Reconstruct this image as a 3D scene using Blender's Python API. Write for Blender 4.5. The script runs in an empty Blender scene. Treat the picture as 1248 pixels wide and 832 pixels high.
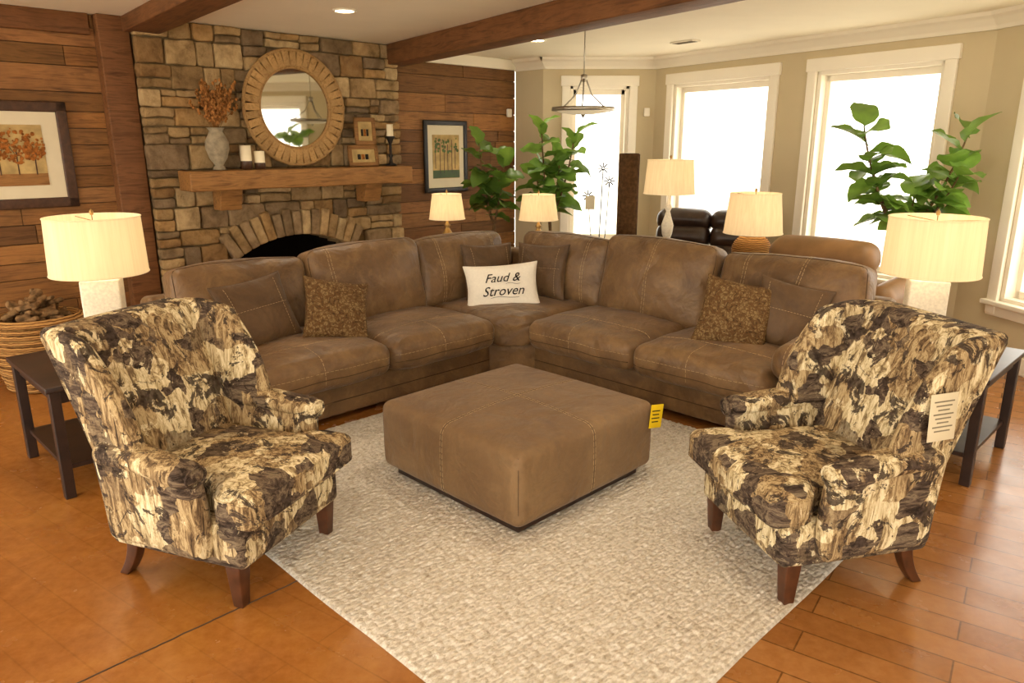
import bpy, math, random
from mathutils import Vector, Matrix, noise
R=random.Random(7)
rad=math.radians
scene=bpy.context.scene
def lin(h,a=1.0):
    h=h.lstrip('#'); c=[int(h[i:i+2],16)/255 for i in (0,2,4)]
    return tuple([(x/12.92 if x<=.04045 else ((x+.055)/1.055)**2.4) for x in c]+[a])
# ------------------------------------------------------------- node helper
class NB:
    def __init__(s,name,rough=.6,spec=.3,metal=0.0,base=None):
        s.m=bpy.data.materials.new(name); s.m.use_nodes=True; s.t=s.m.node_tree
        s.b=s.t.nodes['Principled BSDF']; s.o=s.t.nodes['Material Output']
        s.set('Roughness',rough); s.set('Specular IOR Level',spec); s.set('Metallic',metal)
        if base: s.set('Base Color',base)
    def inp(s,node,k,v):
        i=node.inputs[k]
        if isinstance(v,bpy.types.NodeSocket): s.t.links.new(v,i)
        else: i.default_value=v
    def set(s,k,v): s.inp(s.b,k,v)
    def n(s,typ,ins={},**pr):
        nd=s.t.nodes.new(typ)
        for k,v in pr.items(): setattr(nd,k,v)
        for k,v in ins.items(): s.inp(nd,k,v)
        return nd
    def co(s,scale=(1,1,1),rot=(0,0,0),kind='Object'):
        tc=s.n('ShaderNodeTexCoord')
        return s.n('ShaderNodeMapping',{'Vector':tc.outputs[kind],'Scale':scale,'Rotation':rot}).outputs[0]
    def noise(s,vec,scale,detail=4,rough=.55,dist=0):
        return s.n('ShaderNodeTexNoise',{'Vector':vec,'Scale':scale,'Detail':detail,'Roughness':rough,'Distortion':dist}).outputs[0]
    def ramp(s,f,st,interp='LINEAR'):
        r=s.n('ShaderNodeValToRGB',{'Fac':f}); cr=r.color_ramp; cr.interpolation=interp
        while len(cr.elements)<len(st): cr.elements.new(.5)
        for e,(p,c) in zip(cr.elements,st):
            e.position=p; e.color=c if not isinstance(c,str) else lin(c)
        return r.outputs[0]
    def mix(s,f,a,b,blend='MIX'):
        m=s.n('ShaderNodeMix',data_type='RGBA',blend_type=blend)
        s.inp(m,0,f); s.inp(m,6,a); s.inp(m,7,b); return m.outputs[2]
    def math(s,op,a,b=0.0,c=None):
        m=s.n('ShaderNodeMath',operation=op); s.inp(m,0,a); s.inp(m,1,b)
        return m.outputs[0]
    def attr(s): return s.n('ShaderNodeAttribute',attribute_name='Col').outputs[0]
    def bump(s,h,st=.3,d=.01):
        b=s.n('ShaderNodeBump',{'Height':h,'Strength':st,'Distance':d}); s.set('Normal',b.outputs[0])
def simple(name,col,rough=.6,spec=.3,metal=0,var=.12,scale=8):
    m=NB(name,rough,spec,metal); c=lin(col)
    d=tuple([x*(1-var) for x in c[:3]]+[1]); e=tuple([min(1,x*(1+var)) for x in c[:3]]+[1])
    m.set('Base Color',m.ramp(m.noise(m.co(),scale),[(.35,d),(.65,e)])); return m.m
def emis(name,col,st):
    m=NB(name); m.set('Base Color',lin(col)); m.set('Emission Color',lin(col)); m.set('Emission Strength',st); return m.m
BW=[(0,0,0,1),(1,1,1,1)]
# ------------------------------------------------------------- materials
def mk_suede(name,a,b,rough=.62,hi='#a08661',hk=.4):
    m=NB(name,rough,.35); v=m.co()
    n1=m.noise(v,2.2,5,.6,.5); n2=m.noise(v,38,4,.6); n3=m.noise(v,6,6,.66,.6)
    c=m.ramp(n1,[(.34,a),(.66,b)])
    c=m.mix(m.ramp(n3,[(.46,(0,0,0,1)),(.72,(hk,hk,hk,1))]),c,lin(hi))
    c=m.mix(.22,c,m.ramp(n2,[(.3,'#5a4630'),(.7,'#b09a78')]),'OVERLAY'); m.set('Base Color',c)
    m.set('Sheen Weight',.1); m.set('Sheen Roughness',.4)
    h=m.math('ADD',m.math('MULTIPLY',m.noise(v,5,3,.5,.8),2.0),m.math('MULTIPLY',n2,.2)); m.bump(h,.45,.03)
    return m.m
suede=mk_suede('brown_suede','#5f472d','#7e6243',.44,'#9c7d53',.55)
suede_ott=mk_suede('ottoman_suede','#6c5337','#7e6444',.68,'#8e7350',.4)
suede_pil=mk_suede('pillow_suede','#4d3822','#654c2f',.55,'#7a5f3f')
stitchm=simple('tan_stitch','#b39a72',.8)
welt=simple('dark_seam','#4a3725',.8)
darkwood=simple('dark_wood','#2c1b12',.4,.4,0,.3,14)
legwood=simple('leg_wood','#4a2a17',.38,.4,0,.3,14)
def mk_camo():
    m=NB('camo_fabric',.85,.15)
    tc=m.n('ShaderNodeTexCoord').outputs['Object']
    wob=m.n('ShaderNodeTexNoise',{'Vector':tc,'Scale':9,'Detail':3}).outputs[1]
    vv=m.n('ShaderNodeVectorMath',{0:m.n('ShaderNodeVectorMath',{0:wob,1:(.5,.5,.5)},operation='SUBTRACT').outputs[0],'Scale':.11},operation='SCALE').outputs[0]
    wv=m.n('ShaderNodeVectorMath',{0:tc,1:vv},operation='ADD').outputs[0]
    vo=m.n('ShaderNodeTexVoronoi',{'Vector':wv,'Scale':8.5},distance='CHEBYCHEV').outputs['Color']
    cell=m.n('ShaderNodeSeparateColor',{0:vo})
    st1=m.noise(m.co((36,36,7)),1.0,6,.78,.8)
    st2=m.noise(m.co((7,22,32)),1.0,6,.78,.8)
    bark=m.ramp(st1,[(.34,'#2e231a'),(.43,'#665139'),(.51,'#957d5a'),(.58,'#c0aa80'),(.68,'#6c573f')])
    barkd=m.ramp(st2,[(.38,'#231a14'),(.5,'#55463a'),(.6,'#80705a'),(.68,'#3c3028')])
    light=m.ramp(st1,[(.4,'#6d5a42'),(.47,'#b5a178'),(.58,'#e0d2ae')])
    c=m.mix(m.ramp(cell.outputs[0],[(.4,BW[0]),(.55,BW[1])]),bark,barkd)
    c=m.mix(m.ramp(cell.outputs[1],[(.68,BW[0]),(.72,BW[1])]),c,light)
    n2=m.noise(m.co((1,1,1),(0.4,.7,1.1)),9,7,.72,.9)
    c=m.mix(m.ramp(n2,[(.55,BW[0]),(.568,(.92,.92,.92,1))]),c,m.ramp(m.noise(tc,50,3),[(.35,'#211813'),(.7,'#4d4038')]))
    n3=m.noise(m.co((1,1,.6),(1.4,.2,.5)),11,7,.74,.6)
    c=m.mix(m.ramp(n3,[(.605,BW[0]),(.622,(.9,.9,.9,1))]),c,m.ramp(st1,[(.38,'#94805b'),(.57,'#e2d4b0')]))
    m.set('Base Color',c); m.bump(m.noise(tc,300,2),.15,.002); return m.m
camo=mk_camo()
def mk_wood(name,scale=(1.2,14,14),dark='#3a2110',light='#8a5a2e',rough=.6,useattr=True):
    m=NB(name,rough,.25); v=m.co(scale)
    g=m.noise(v,2.2,6,.65,.8); c=m.ramp(g,[(.28,dark),(.5,light),(.72,dark)])
    if useattr: c=m.mix(1.0,c,m.attr(),'MULTIPLY')
    k=m.noise(m.co((2,2,2)),2.4,3); c=m.mix(m.ramp(k,[(.45,(0,0,0,1)),(.8,(.5,.5,.5,1))]),c,lin(dark))
    m.set('Base Color',c); m.bump(g,.35,.01); return m.m
barn=mk_wood('barn_wood',(1.0,14,14),'#553820','#94673c',.65)
beamw=mk_wood('beam_wood',(1.0,10,10),'#4a2c16','#7c5230',.6,False)
mantelw=mk_wood('mantel_wood',(1.2,12,12),'#64421f','#9c6f3e',.55,False)
mirw=mk_wood('mirror_rim_wood',(9,9,9),'#8a6638','#c09a64',.6)
def mk_stone():
    m=NB('field_stone',.85,.2); v=m.co(); n=m.noise(v,9,6,.65,.3)
    c=m.mix(1.0,m.attr(),m.ramp(n,[(.25,'#948876'),(.5,'#dcd2c2'),(.75,'#fffaf0')]),'MULTIPLY')
    m.set('Base Color',c); m.bump(m.noise(v,16,8,.7),.8,.03); return m.m
stone=mk_stone()
mortar=simple('mortar','#7d6849',.95,.1)
fireboxm=simple('dark_firebox_brick','#15110d',.95,.1)  # near-black brick lining the firebox
def mk_floor():
    m=NB('amber_floor',.3,.4); v=m.co((1,1,1),(0,0,rad(35)))
    br=m.n('ShaderNodeTexBrick',{'Vector':v,'Color1':lin('#9e6a38'),'Color2':lin('#825126'),'Mortar':lin('#482a11'),'Scale':1.0,'Mortar Size':.0035,'Mortar Smooth':.2,'Brick Width':.95,'Row Height':.135,'Bias':0.0})
    mot=m.ramp(m.noise(m.co(),1.4,8,.66,.8),[(.3,'#784316'),(.5,'#90561f'),(.72,'#a8702c')])
    sx=m.n('ShaderNodeSeparateXYZ',{'Vector':m.n('ShaderNodeTexCoord').outputs['Object']})
    f=m.ramp(m.math('ADD',m.math('MULTIPLY',sx.outputs[0],.35),.5),[(.25,(.22,.22,.22,1)),(.65,(.95,.95,.95,1))])
    c=m.mix(f,mot,br.outputs[0]); c=m.mix(.28,c,m.ramp(m.noise(m.co((1,1,1)),22,5,.65),[(.3,'#74451a'),(.7,'#ab7a44')]),'MIX')
    m.set('Base Color',c); m.set('Roughness',m.ramp(m.noise(m.co(),5,4),[(.3,(.18,.18,.18,1)),(.7,(.3,.3,.3,1))]))
    m.bump(m.noise(m.co(),30,3),.05,.004); return m.m
floorm=mk_floor()
wallm=simple('cream_wall_paint','#cbbb99',.85,.1,0,.02,3)
ceilm=simple('ceiling_paint','#f6edd8',.9,.1,0,.02,2)
trimm=simple('white_trim','#f4ebd8',.5,.3,0,.02,2)
def mk_rug():
    m=NB('woven_rug',.95,.05); v=m.co((34,58,34),(0,0,rad(6)))
    vo=m.n('ShaderNodeTexVoronoi',{'Vector':v,'Scale':1.0,'Randomness':.7},feature='SMOOTH_F1'); vo.inputs['Smoothness'].default_value=.25
    k=m.noise(m.co((36,60,36)),1.0,4,.7)
    c=m.ramp(k,[(.28,'#a3937a'),(.4,'#c9bda9'),(.55,'#dcd3c4'),(.75,'#ebe5da')])
    c=m.mix(.5,c,m.attr(),'MULTIPLY'); m.set('Base Color',c)
    m.bump(m.math('ADD',m.math('MULTIPLY',vo.outputs['Distance'],-1.2),m.math('MULTIPLY',m.noise(m.co(),260,2),.4)),.9,.012)
    m.set('Sheen Weight',.2); return m.m
rugm=mk_rug()
def mk_shade():
    m=NB('lamp_shade_linen',.9,.05); v=m.co((60,60,1))
    c=m.ramp(m.noise(v,1.2,2),[(.3,'#dccca8'),(.7,'#f0e3c4')]); m.set('Base Color',c)
    m.set('Emission Color',lin('#f3dfb6')); m.set('Emission Strength',.24)
    tr=m.n('ShaderNodeBsdfTranslucent',{'Color':lin('#f4e2bc')}); mx=m.n('ShaderNodeMixShader',{0:.4})
    m.t.links.new(m.b.outputs[0],mx.inputs[1]); m.t.links.new(tr.outputs[0],mx.inputs[2]); m.t.links.new(mx.outputs[0],m.o.inputs[0]); return m.m
shadem=mk_shade()
whiteblk=simple('white_textured_ceramic','#e6ddc8',.6,.3,0,.1,60)
goldm=simple('antique_gold','#a5834c',.35,.5,.6,.2,20)
wick=NB('wicker',.8,.2); _w=wick.n('ShaderNodeTexWave',{'Vector':wick.co(),'Scale':22,'Distortion':3,'Detail':2},bands_direction='Z').outputs[0]
wick.set('Base Color',wick.ramp(_w,[(.2,'#6e4a24'),(.6,'#b98a50')])); wick.bump(_w,.6,.01); wick=wick.m
barkm=simple('bark_pieces','#74583a',.9,.1,0,.5,25)
leafm=NB('fig_leaf',.4,.4); _n=leafm.noise(leafm.co(),7,3)
leafm.set('Base Color',leafm.mix(1.0,leafm.ramp(_n,[(.3,'#415e26'),(.7,'#6a8c3a')]),leafm.attr(),'MULTIPLY'))
_t=leafm.n('ShaderNodeBsdfTranslucent',{'Color':lin('#86a542')}); _m=leafm.n('ShaderNodeMixShader',{0:.3})
leafm.t.links.new(leafm.b.outputs[0],_m.inputs[1]); leafm.t.links.new(_t.outputs[0],_m.inputs[2]); leafm.t.links.new(_m.outputs[0],leafm.o.inputs[0]); leafm=leafm.m
trunkm=simple('fig_trunk','#6a5238',.9,.1,0,.3,30)
potm=simple('plant_pot','#4c3a2c',.5,.4)
mirror=NB('mirror_glass',.03,.5,1.0,lin('#c8c4b8')).m
blackm=simple('black_frame','#1d1612',.4,.4)
framew=simple('brown_frame','#4b3120',.45,.4,0,.25,30)
matb=simple('mat_board','#dcd0b2',.8,.1,0,.02)
darkleather=simple('dark_leather','#36251b',.35,.5,0,.3,10)
tanleather=simple('tan_leather','#84623c',.5,.4,0,.15,6)
metalm=simple('brushed_nickel','#a8a090',.35,.5,.9,.05)
ironm=simple('wrought_iron','#2a231d',.5,.4,.5)
whitefab=simple('white_canvas','#e8e0d0',.9,.1,0,.03,60)
inkm=simple('black_ink','#27221d',.8,.1)
yellowm=simple('yellow_tag','#e0bd16',.6,.2,0,.03)
paperm=simple('paper_tag','#cfc3a6',.7,.2,0,.03)
greym=simple('printed_text_grey','#7d7462',.8,.1)
candlem=simple('candle_wax','#efe0bf',.6,.3,0,.03)
vasem=simple('stoneware_vase','#94866e',.7,.2,0,.25,18)
dryf=simple('dried_flowers','#9a6838',.9,.1,0,.45,30)
rugrollm=simple('rolled_carpet_pile','#4d3620',.95,.1,0,.3,30)
outg=simple('outdoor_ground','#ebe6da',.9,.1)  # pale tone chosen as a reflector, bouncing light through the windows onto the ceiling
def mk_pat():
    m=NB('paisley_fabric',.8,.2); v=m.co()
    w=m.n('ShaderNodeTexVoronoi',{'Vector':v,'Scale':34},feature='DISTANCE_TO_EDGE').outputs[0]
    n=m.noise(v,22,4,.6,2.0)
    c=m.ramp(n,[(.35,'#3e2b17'),(.5,'#654b2b'),(.6,'#86704a'),(.7,'#4f371e')])
    c=m.mix(m.ramp(w,[(.03,(1,1,1,1)),(.1,(0,0,0,1))]),c,lin('#5c4022')); m.set('Base Color',c); m.bump(n,.3,.004); return m.m
patm=mk_pat()
orange=simple('painted_autumn_foliage','#965c2a',.8,.1,0,.5,40)
paintbg=simple('painted_meadow','#b89d68',.8,.1,0,.25,9)
glassm=NB('window_glass',.02,.5,0,(1,1,1,1)); _tr=glassm.n('ShaderNodeBsdfTransparent'); _gl=glassm.n('ShaderNodeBsdfGlossy',{'Roughness':.02}); _mx=glassm.n('ShaderNodeMixShader',{0:.05})
glassm.t.links.new(_tr.outputs[0],_mx.inputs[1]); glassm.t.links.new(_gl.outputs[0],_mx.inputs[2]); glassm.t.links.new(_mx.outputs[0],glassm.o.inputs[0]); glassm=glassm.m
canm=emis('downlight_lens','#fff3d8',9)
bowlm=emis('frosted_glass_bowl','#e4d8b8',.2)
# ------------------------------------------------------------- mesh builder
I4=Matrix.Identity(4)
def T(x,y,z): return Matrix.Translation((x,y,z))
def Rz(a): return Matrix.Rotation(rad(a),4,'Z')
def Rx(a): return Matrix.Rotation(rad(a),4,'X')
def Ry(a): return Matrix.Rotation(rad(a),4,'Y')
FU=Rz(45)
def axis_samples(h,r,k,mid):
    if r<=0: return [-h,h] if mid<2 else [-h+2*h*i/mid for i in range(mid+1)]
    a=[-h+r*i/k for i in range(k)]
    b=[-(h-r)+2*(h-r)*i/mid for i in range(mid+1)]
    return a+b+[-x for x in reversed(a)]
def rb_map(h,r,crown=(0,0,0),deform=None,amp=0,freq=6.0):
    def f(p):
        q=Vector([max(-(h[i]-r),min(h[i]-r,p[i])) for i in range(3)])
        d=Vector(p)-q
        if r>0 and d.length>1e-9: v=q+d.normalized()*r
        else: v=Vector(p)
        w=Vector(v)
        t=[v[i]/h[i] for i in range(3)]
        for i in range(3):
            if crown[i]:
                j,k=(i+1)%3,(i+2)%3
                w[i]+=crown[i]*t[i]*max(0,1-t[j]**2)*max(0,1-t[k]**2)
        if amp: w+=amp*noise.noise_vector(w*freq+Vector((h[0]*31,h[1]*17,h[2]*5)))
        return deform(w) if deform else w
    return f
class B:
    def __init__(s): s.v=[];s.f=[];s.mi=[];s.sm=[];s.col=[];s.mats=[]
    def mid(s,m):
        if m not in s.mats: s.mats.append(m)
        return s.mats.index(m)
    def add(s,vs,fs,m,M=I4,col=(1,1,1),smooth=True):
        o=len(s.v); k=s.mid(m)
        s.v+= [M@Vector(p) for p in vs]
        flip=M.to_3x3().determinant()<0
        for f in fs:
            f=[i+o for i in f]
            s.f.append(f[::-1] if flip else f); s.mi.append(k); s.sm.append(smooth); s.col.append(col)
    def rbox(s,c,size,m,r=.02,k=3,mid=(1,1,1),crown=(0,0,0),deform=None,M=I4,col=(1,1,1),amp=0,smooth=True,freq=6.0):
        h=[x/2 for x in size]; r=min(r,min(h)*.98)
        ax=[axis_samples(h[i],r,k,mid[i]) for i in range(3)]
        fn=rb_map(h,r,crown,deform,amp,freq); idx={};vs=[];fs=[]
        n=[len(a)-1 for a in ax]
        def V(i,j,l):
            key=(i,j,l)
            if key not in idx: idx[key]=len(vs); vs.append(fn((ax[0][i],ax[1][j],ax[2][l])))
            return idx[key]
        for i in range(n[0]):
            for j in range(n[1]):
                fs.append((V(i,j,n[2]),V(i+1,j,n[2]),V(i+1,j+1,n[2]),V(i,j+1,n[2])))
                fs.append((V(i,j,0),V(i,j+1,0),V(i+1,j+1,0),V(i+1,j,0)))
        for i in range(n[0]):
            for l in range(n[2]):
                fs.append((V(i,0,l),V(i+1,0,l),V(i+1,0,l+1),V(i,0,l+1)))
                fs.append((V(i,n[1],l),V(i,n[1],l+1),V(i+1,n[1],l+1),V(i+1,n[1],l)))
        for j in range(n[1]):
            for l in range(n[2]):
                fs.append((V(0,j,l),V(0,j,l+1),V(0,j+1,l+1),V(0,j+1,l)))
                fs.append((V(n[0],j,l),V(n[0],j+1,l),V(n[0],j+1,l+1),V(n[0],j,l+1)))
        MM=M@Matrix.Translation(c)
        s.add(vs,fs,m,MM,col,smooth)
        return lambda p:(MM@fn(p)),h
    def box(s,c,size,m,M=I4,col=(1,1,1),r=.004): s.rbox(c,size,m,r,1,(1,1,1),M=M,col=col,smooth=False)
    def tube(s,pts,r,m,seg=6,M=I4,col=(1,1,1),closed=False,cap=True):
        pts=[Vector(p) for p in pts]; n=len(pts)
        rs=r if isinstance(r,(list,tuple)) else [r]*n
        vs=[];fs=[];up=None
        for i,p in enumerate(pts):
            if closed: t=(pts[(i+1)%n]-pts[i-1])
            else: t=(pts[min(i+1,n-1)]-pts[max(i-1,0)])
            if t.length<1e-9: t=Vector((0,0,1))
            t.normalize()
            if up is None: up=t.orthogonal().normalized()
            up=(up-t*up.dot(t))
            if up.length<1e-6: up=t.orthogonal()
            up.normalize(); sd=t.cross(up)
            for a in range(seg):
                an=2*math.pi*a/seg; vs.append(p+rs[i]*(math.cos(an)*up+math.sin(an)*sd))
        for i in range(n if closed else n-1):
            j=(i+1)%n
            for a in range(seg):
                b=(a+1)%seg; fs.append((i*seg+a,i*seg+b,j*seg+b,j*seg+a))
        if cap and not closed:
            fs.append(tuple(range(seg))[::-1]); fs.append(tuple((n-1)*seg+a for a in range(seg)))
        s.add(vs,fs,m,M,col)
    def stitch(s,fn,path,m=None,dash=.018,gap=.006,r=.0015,M=I4):
        P=[]
        for a,b in zip(path[:-1],path[1:]):
            a=Vector(a);b=Vector(b);k=max(2,int((b-a).length/.008))
            for i in range(k): P.append(fn(a.lerp(b,i/k)))
        P.append(fn(Vector(path[-1])))
        acc=0;cur=[P[0]];on=True
        for a,b in zip(P[:-1],P[1:]):
            acc+=(b-a).length
            if on: cur.append(b)
            if on and acc>dash:
                s.tube(cur,r,m or stitchm,4,cap=False); on=False;acc=0
            elif not on and acc>gap: on=True;acc=0;cur=[b]
    def lathe(s,prof,m,seg=28,M=I4,col=(1,1,1),smooth=True,cols=None):
        vs=[];fs=[];n=len(prof)
        for r,z in prof:
            for a in range(seg): an=2*math.pi*a/seg; vs.append((r*math.cos(an),r*math.sin(an),z))
        for i in range(n-1):
            for a in range(seg):
                b=(a+1)%seg; fs.append((i*seg+a,i*seg+b,(i+1)*seg+b,(i+1)*seg+a))
        s.add(vs,fs,m,M,col,smooth)
    def prism(s,poly,z0,z1,m,M=I4,col=(1,1,1)):
        n=len(poly); vs=[(x,y,z0) for x,y in poly]+[(x,y,z1) for x,y in poly]
        fs=[tuple(range(n))[::-1],tuple(range(n,2*n))]+[(i,(i+1)%n,(i+1)%n+n,i+n) for i in range(n)]
        s.add(vs,fs,m,M,col,False)
    def emit(s,name,M=I4,parent=None):
        me=bpy.data.meshes.new(name); me.from_pydata([tuple(v) for v in s.v],[],s.f)
        for m in s.mats: me.materials.append(m)
        me.polygons.foreach_set('material_index',s.mi); me.polygons.foreach_set('use_smooth',s.sm)
        ca=me.color_attributes.new('Col','FLOAT_COLOR','CORNER'); data=[]
        for p in me.polygons:
            c=s.col[p.index]
            for _ in range(p.loop_total): data+= [c[0],c[1],c[2],1.0]
        ca.data.foreach_set('color',data); me.update()
        o=bpy.data.objects.new(name,me); scene.collection.objects.link(o)
        if parent is not None:
            o.parent=parent; o.matrix_local=M
        else: o.matrix_world=M
        return o
def empty(name,M):
    e=bpy.data.objects.new(name,None); e.empty_display_size=.1; scene.collection.objects.link(e); e.matrix_world=M; return e
# =============================================================== ROOM
H=2.75; WV=6.92
def uv(u,v): return ((u-v)/math.sqrt(2),(u+v)/math.sqrt(2))
cornerA=uv(6.98,WV)
P=[cornerA,(.38,9.49),(1.75,9.49),(3.84,6.27),(4.42,2.9),(4.9,-3.2)]
left_end=uv(-1.6,WV)
poly=[(-4.9,-3.2)]+[(4.9,-3.2)]+[(p[0]+.1,p[1]+.1) for p in reversed(P[:-1])]+[(left_end[0]-.1,left_end[1]+.1)]
b=B(); b.prism(poly[:],-.08,0,floorm); b.emit('floor')
b=B(); b.prism(poly[:],H,H+.1,ceilm); b.emit('ceiling')
b=B(); b.prism([(-40,-40),(40,-40),(40,40),(-40,40)],-.3,-.2,outg); b.emit('ground_outdoors')
def seg_frame(p,q):
    d=Vector((q[0]-p[0],q[1]-p[1],0)); L=d.length; a=math.atan2(d.y,d.x)
    return Matrix.Translation((p[0],p[1],0))@Matrix.Rotation(a,4,'Z'),L
WZ0,WZ1=.42,2.53
wins={1:[(.23,1.15)],2:[(.22,1.81),(2.15,3.575)],3:[(.36,1.75),(2.05,3.25)]}
names=['alcove','bay_back','bay_side','right','rear_right']; wn=0
for i in range(5):
    M,L=seg_frame(P[i],P[i+1]); b=B(); ops=wins.get(i,[])
    tw=.1
    cur=0
    for (a,c) in ops:
        a+=tw;c-=tw
        b.box(((cur+a)/2,.09,H/2),(a-cur,.18,H),wallm,r=0)
        b.box(((a+c)/2,.09,(WZ0+.1)/2),(c-a,.18,WZ0+.1),wallm,r=0)
        b.box(((a+c)/2,.09,(WZ1-tw+H)/2),(c-a,.18,H-WZ1+tw),wallm,r=0)
        cur=c
    b.box(((cur+L)/2,.09,H/2),(L-cur,.18,H),wallm,r=0)
    b.emit('wall_'+names[i],M)
    for (a,c) in ops:
        wn+=1; w=B(); z0,z1=WZ0,WZ1
        for sx in (a+tw/2,c-tw/2): w.rbox((sx,-.018,(z0+z1)/2),(tw,.035,z1-z0),trimm,.008,2)
        w.rbox(((a+c)/2,-.02,z1-tw/2+.004),(c-a+.03,.045,tw+.02),trimm,.008,2)
        w.rbox(((a+c)/2,-.03,z0+.09),(c-a+.06,.08,.04),trimm,.01,2)
        w.rbox(((a+c)/2,-.015,z0+.03),(c-a,.03,.09),trimm,.008,2)
        ia,ic=a+tw,c-tw; iz0,iz1=z0+.1,z1-tw
        for sx,wd in ((ia+.02,.04),(ic-.02,.04)): w.box((sx,.08,(iz0+iz1)/2),(wd,.16,iz1-iz0),trimm)
        w.box(((ia+ic)/2,.08,iz1-.02),(ic-ia,.16,.04),trimm); w.box(((ia+ic)/2,.08,iz0+.02),(ic-ia,.16,.04),trimm)
        for sx in (ia+.06,ic-.06): w.box((sx,.11,(iz0+iz1)/2),(.05,.04,iz1-iz0-.08),trimm)
        for sz in (iz0+.07,iz1-.07): w.box(((ia+ic)/2,.11,sz),(ic-ia-.08,.04,.06),trimm)
        w.box(((ia+ic)/2,.115,(iz0+iz1)/2),(ic-ia-.1,.006,iz1-iz0-.1),glassm,r=0)
        w.emit('window_%d'%wn,M)
    t=B()
    prof=[(0,H-.13),(-.018,H-.13),(-.03,H-.10),(-.07,H-.05),(-.1,H-.03),(-.11,H),(0,H)]
    vs=[(x0,y,z) for x0 in (-.02,L+.04) for y,z in prof]; n=len(prof)
    t.add(vs,[(j,(j+1)%n,(j+1)%n+n,j+n) for j in range(n)],trimm,smooth=False); t.emit('trim_crown_'+names[i],M)
    t=B(); t.rbox((L/2,-.009,.07),(L,.018,.14),trimm,.005,2); t.emit('baseboard_'+names[i],M)
def plank_wall(name,u0,u1,seed):
    r=random.Random(seed); b=B(); z=0
    b.box(((u0+u1)/2,WV+.09,H/2),(u1-u0,.12,H),darkwood,r=0)
    while z<H-.01:
        h=min(r.choice([.13,.17,.2,.15]),H-z); x=u0
        while x<u1-.01:
            w=min(r.uniform(.7,1.8),u1-x)
            if u1-x-w<.25: w=u1-x
            t=r.uniform(.5,1.3); c=(t*r.uniform(.96,1.05),t,t*r.uniform(.85,1.05))
            b.rbox((x+w/2,WV+.015+r.uniform(0,.008),z+h/2),(w-.004,.03,h-.005),barn,.004,1,(1,1,1),col=c,smooth=False)
            x+=w
        z+=h
    return b.emit(name,FU)
plank_wall('wall_wood_left',-1.6,2.42,3); plank_wall('wall_wood_right',5.05,6.98,5)
b=B(); b.rbox((2.26,WV-.05,H/2),(.24,.12,H),beamw,.01,2,M=I4)
o=b.emit('trim_wood_post',FU)
b=B(); b.rbox((.3,WV-.02,H-.08),(3.6,.06,.16),beamw,.008,2); b.emit('trim_wood_fascia_left',FU)
b=B(); b.rbox((6.02,WV-.02,H-.06),(1.85,.05,.12),trimm,.008,2); b.emit('trim_crown_fireplace_side',FU)
def beam(name,p,heading,L,w,h):
    M=T(p[0],p[1],H-h/2)@Rz(heading); b=B(); b.rbox((L/2,0,0),(L,w,h),beamw,.012,2,(8,1,1),amp=.004); b.emit(name,M)
beam('ceiling_beam',(-3.12,6.62),-51,5.5,.28,.12)
beam('ceiling_beam',(-1.28,8.4),-56.5,8.5,.24,.2)
# ---- stone fireplace
S0,S1,SF=2.4,5.0,WV-.17
uc,hw=3.7,.6; Rc=1.205; zc0=.88-Rc
b=B(); r=random.Random(11)
stonecols=['#bfa47b','#b0956c','#cbb085','#9b8669','#a58f71','#c3a97f','#8d7a62','#b99869','#cfb890','#9f8058']
def sc():
    c=lin(r.choice(stonecols)); k=r.uniform(.82,1.15); return tuple(x*k for x in c[:3])
b.box(((S0+uc-hw)/2,WV-.03,H/2),(uc-hw-S0,.2,H),mortar,r=0); b.box(((S1+uc+hw)/2,WV-.03,H/2),(S1-uc-hw,.2,H),mortar,r=0)
b.box((uc,WV-.03,(H+.9)/2),(2*hw,.2,H-.9),mortar,r=0)
ns=12
for i in range(ns):
    x0=-hw+2*hw*i/ns; x1=x0+2*hw/ns; xm=(x0+x1)/2; zt=zc0+math.sqrt(Rc*Rc-xm*xm)
    b.box((uc+xm,WV-.03,(zt+.92)/2),(x1-x0,.2,.92-zt),mortar,r=0)
def stone1(x0,x1,z0,z1,dep=.05):
    g=.005
    if x1-x0<.03 or z1-z0<.03: return
    dd=dep+r.uniform(-.012,.02)
    b.rbox(((x0+x1)/2,SF+.05-dd/2,(z0+z1)/2),(x1-x0-2*g,dd+.03,z1-z0-2*g),stone,.016,2,(3,1,3),amp=.016,col=sc(),freq=9)
z=0
while z<H-.02:
    h=r.uniform(.13,.22)
    if H-z-h<.08: h=H-z
    x=S0-.02
    while x<S1-.01:
        w=r.uniform(.12,.38)
        if S1+.02-x-w<.12: w=S1+.02-x
        def emitst(a,bb,c,d):
            xm=(a+bb)/2-uc; zm=(c+d)/2
            if abs(xm)<hw and zm<zc0+math.sqrt(max(0,Rc*Rc-xm*xm))+.2: return
            if abs(xm)<hw+.14 and .6<zm<zc0+math.sqrt(max(0,Rc*Rc-min(abs(xm),hw)**2))+.2: return
            if zm<.9:
                if xm<0: bb=min(bb,uc-hw)
                else: a=max(a,uc+hw)
            stone1(a,bb,c,d)
        q=r.random()
        if q<.42:
            s=r.uniform(.38,.62); emitst(x,x+w,z,z+h*s)
            if w>.3 and r.random()<.5:
                k=r.uniform(.35,.65); emitst(x,x+w*k,z+h*s,z+h); emitst(x+w*k,x+w,z+h*s,z+h)
            else: emitst(x,x+w,z+h*s,z+h)
        else: emitst(x,x+w,z,z+h)
        x+=w
    z+=h
amax=math.asin((hw+.12)/ (Rc+.12)); nv=15
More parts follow.
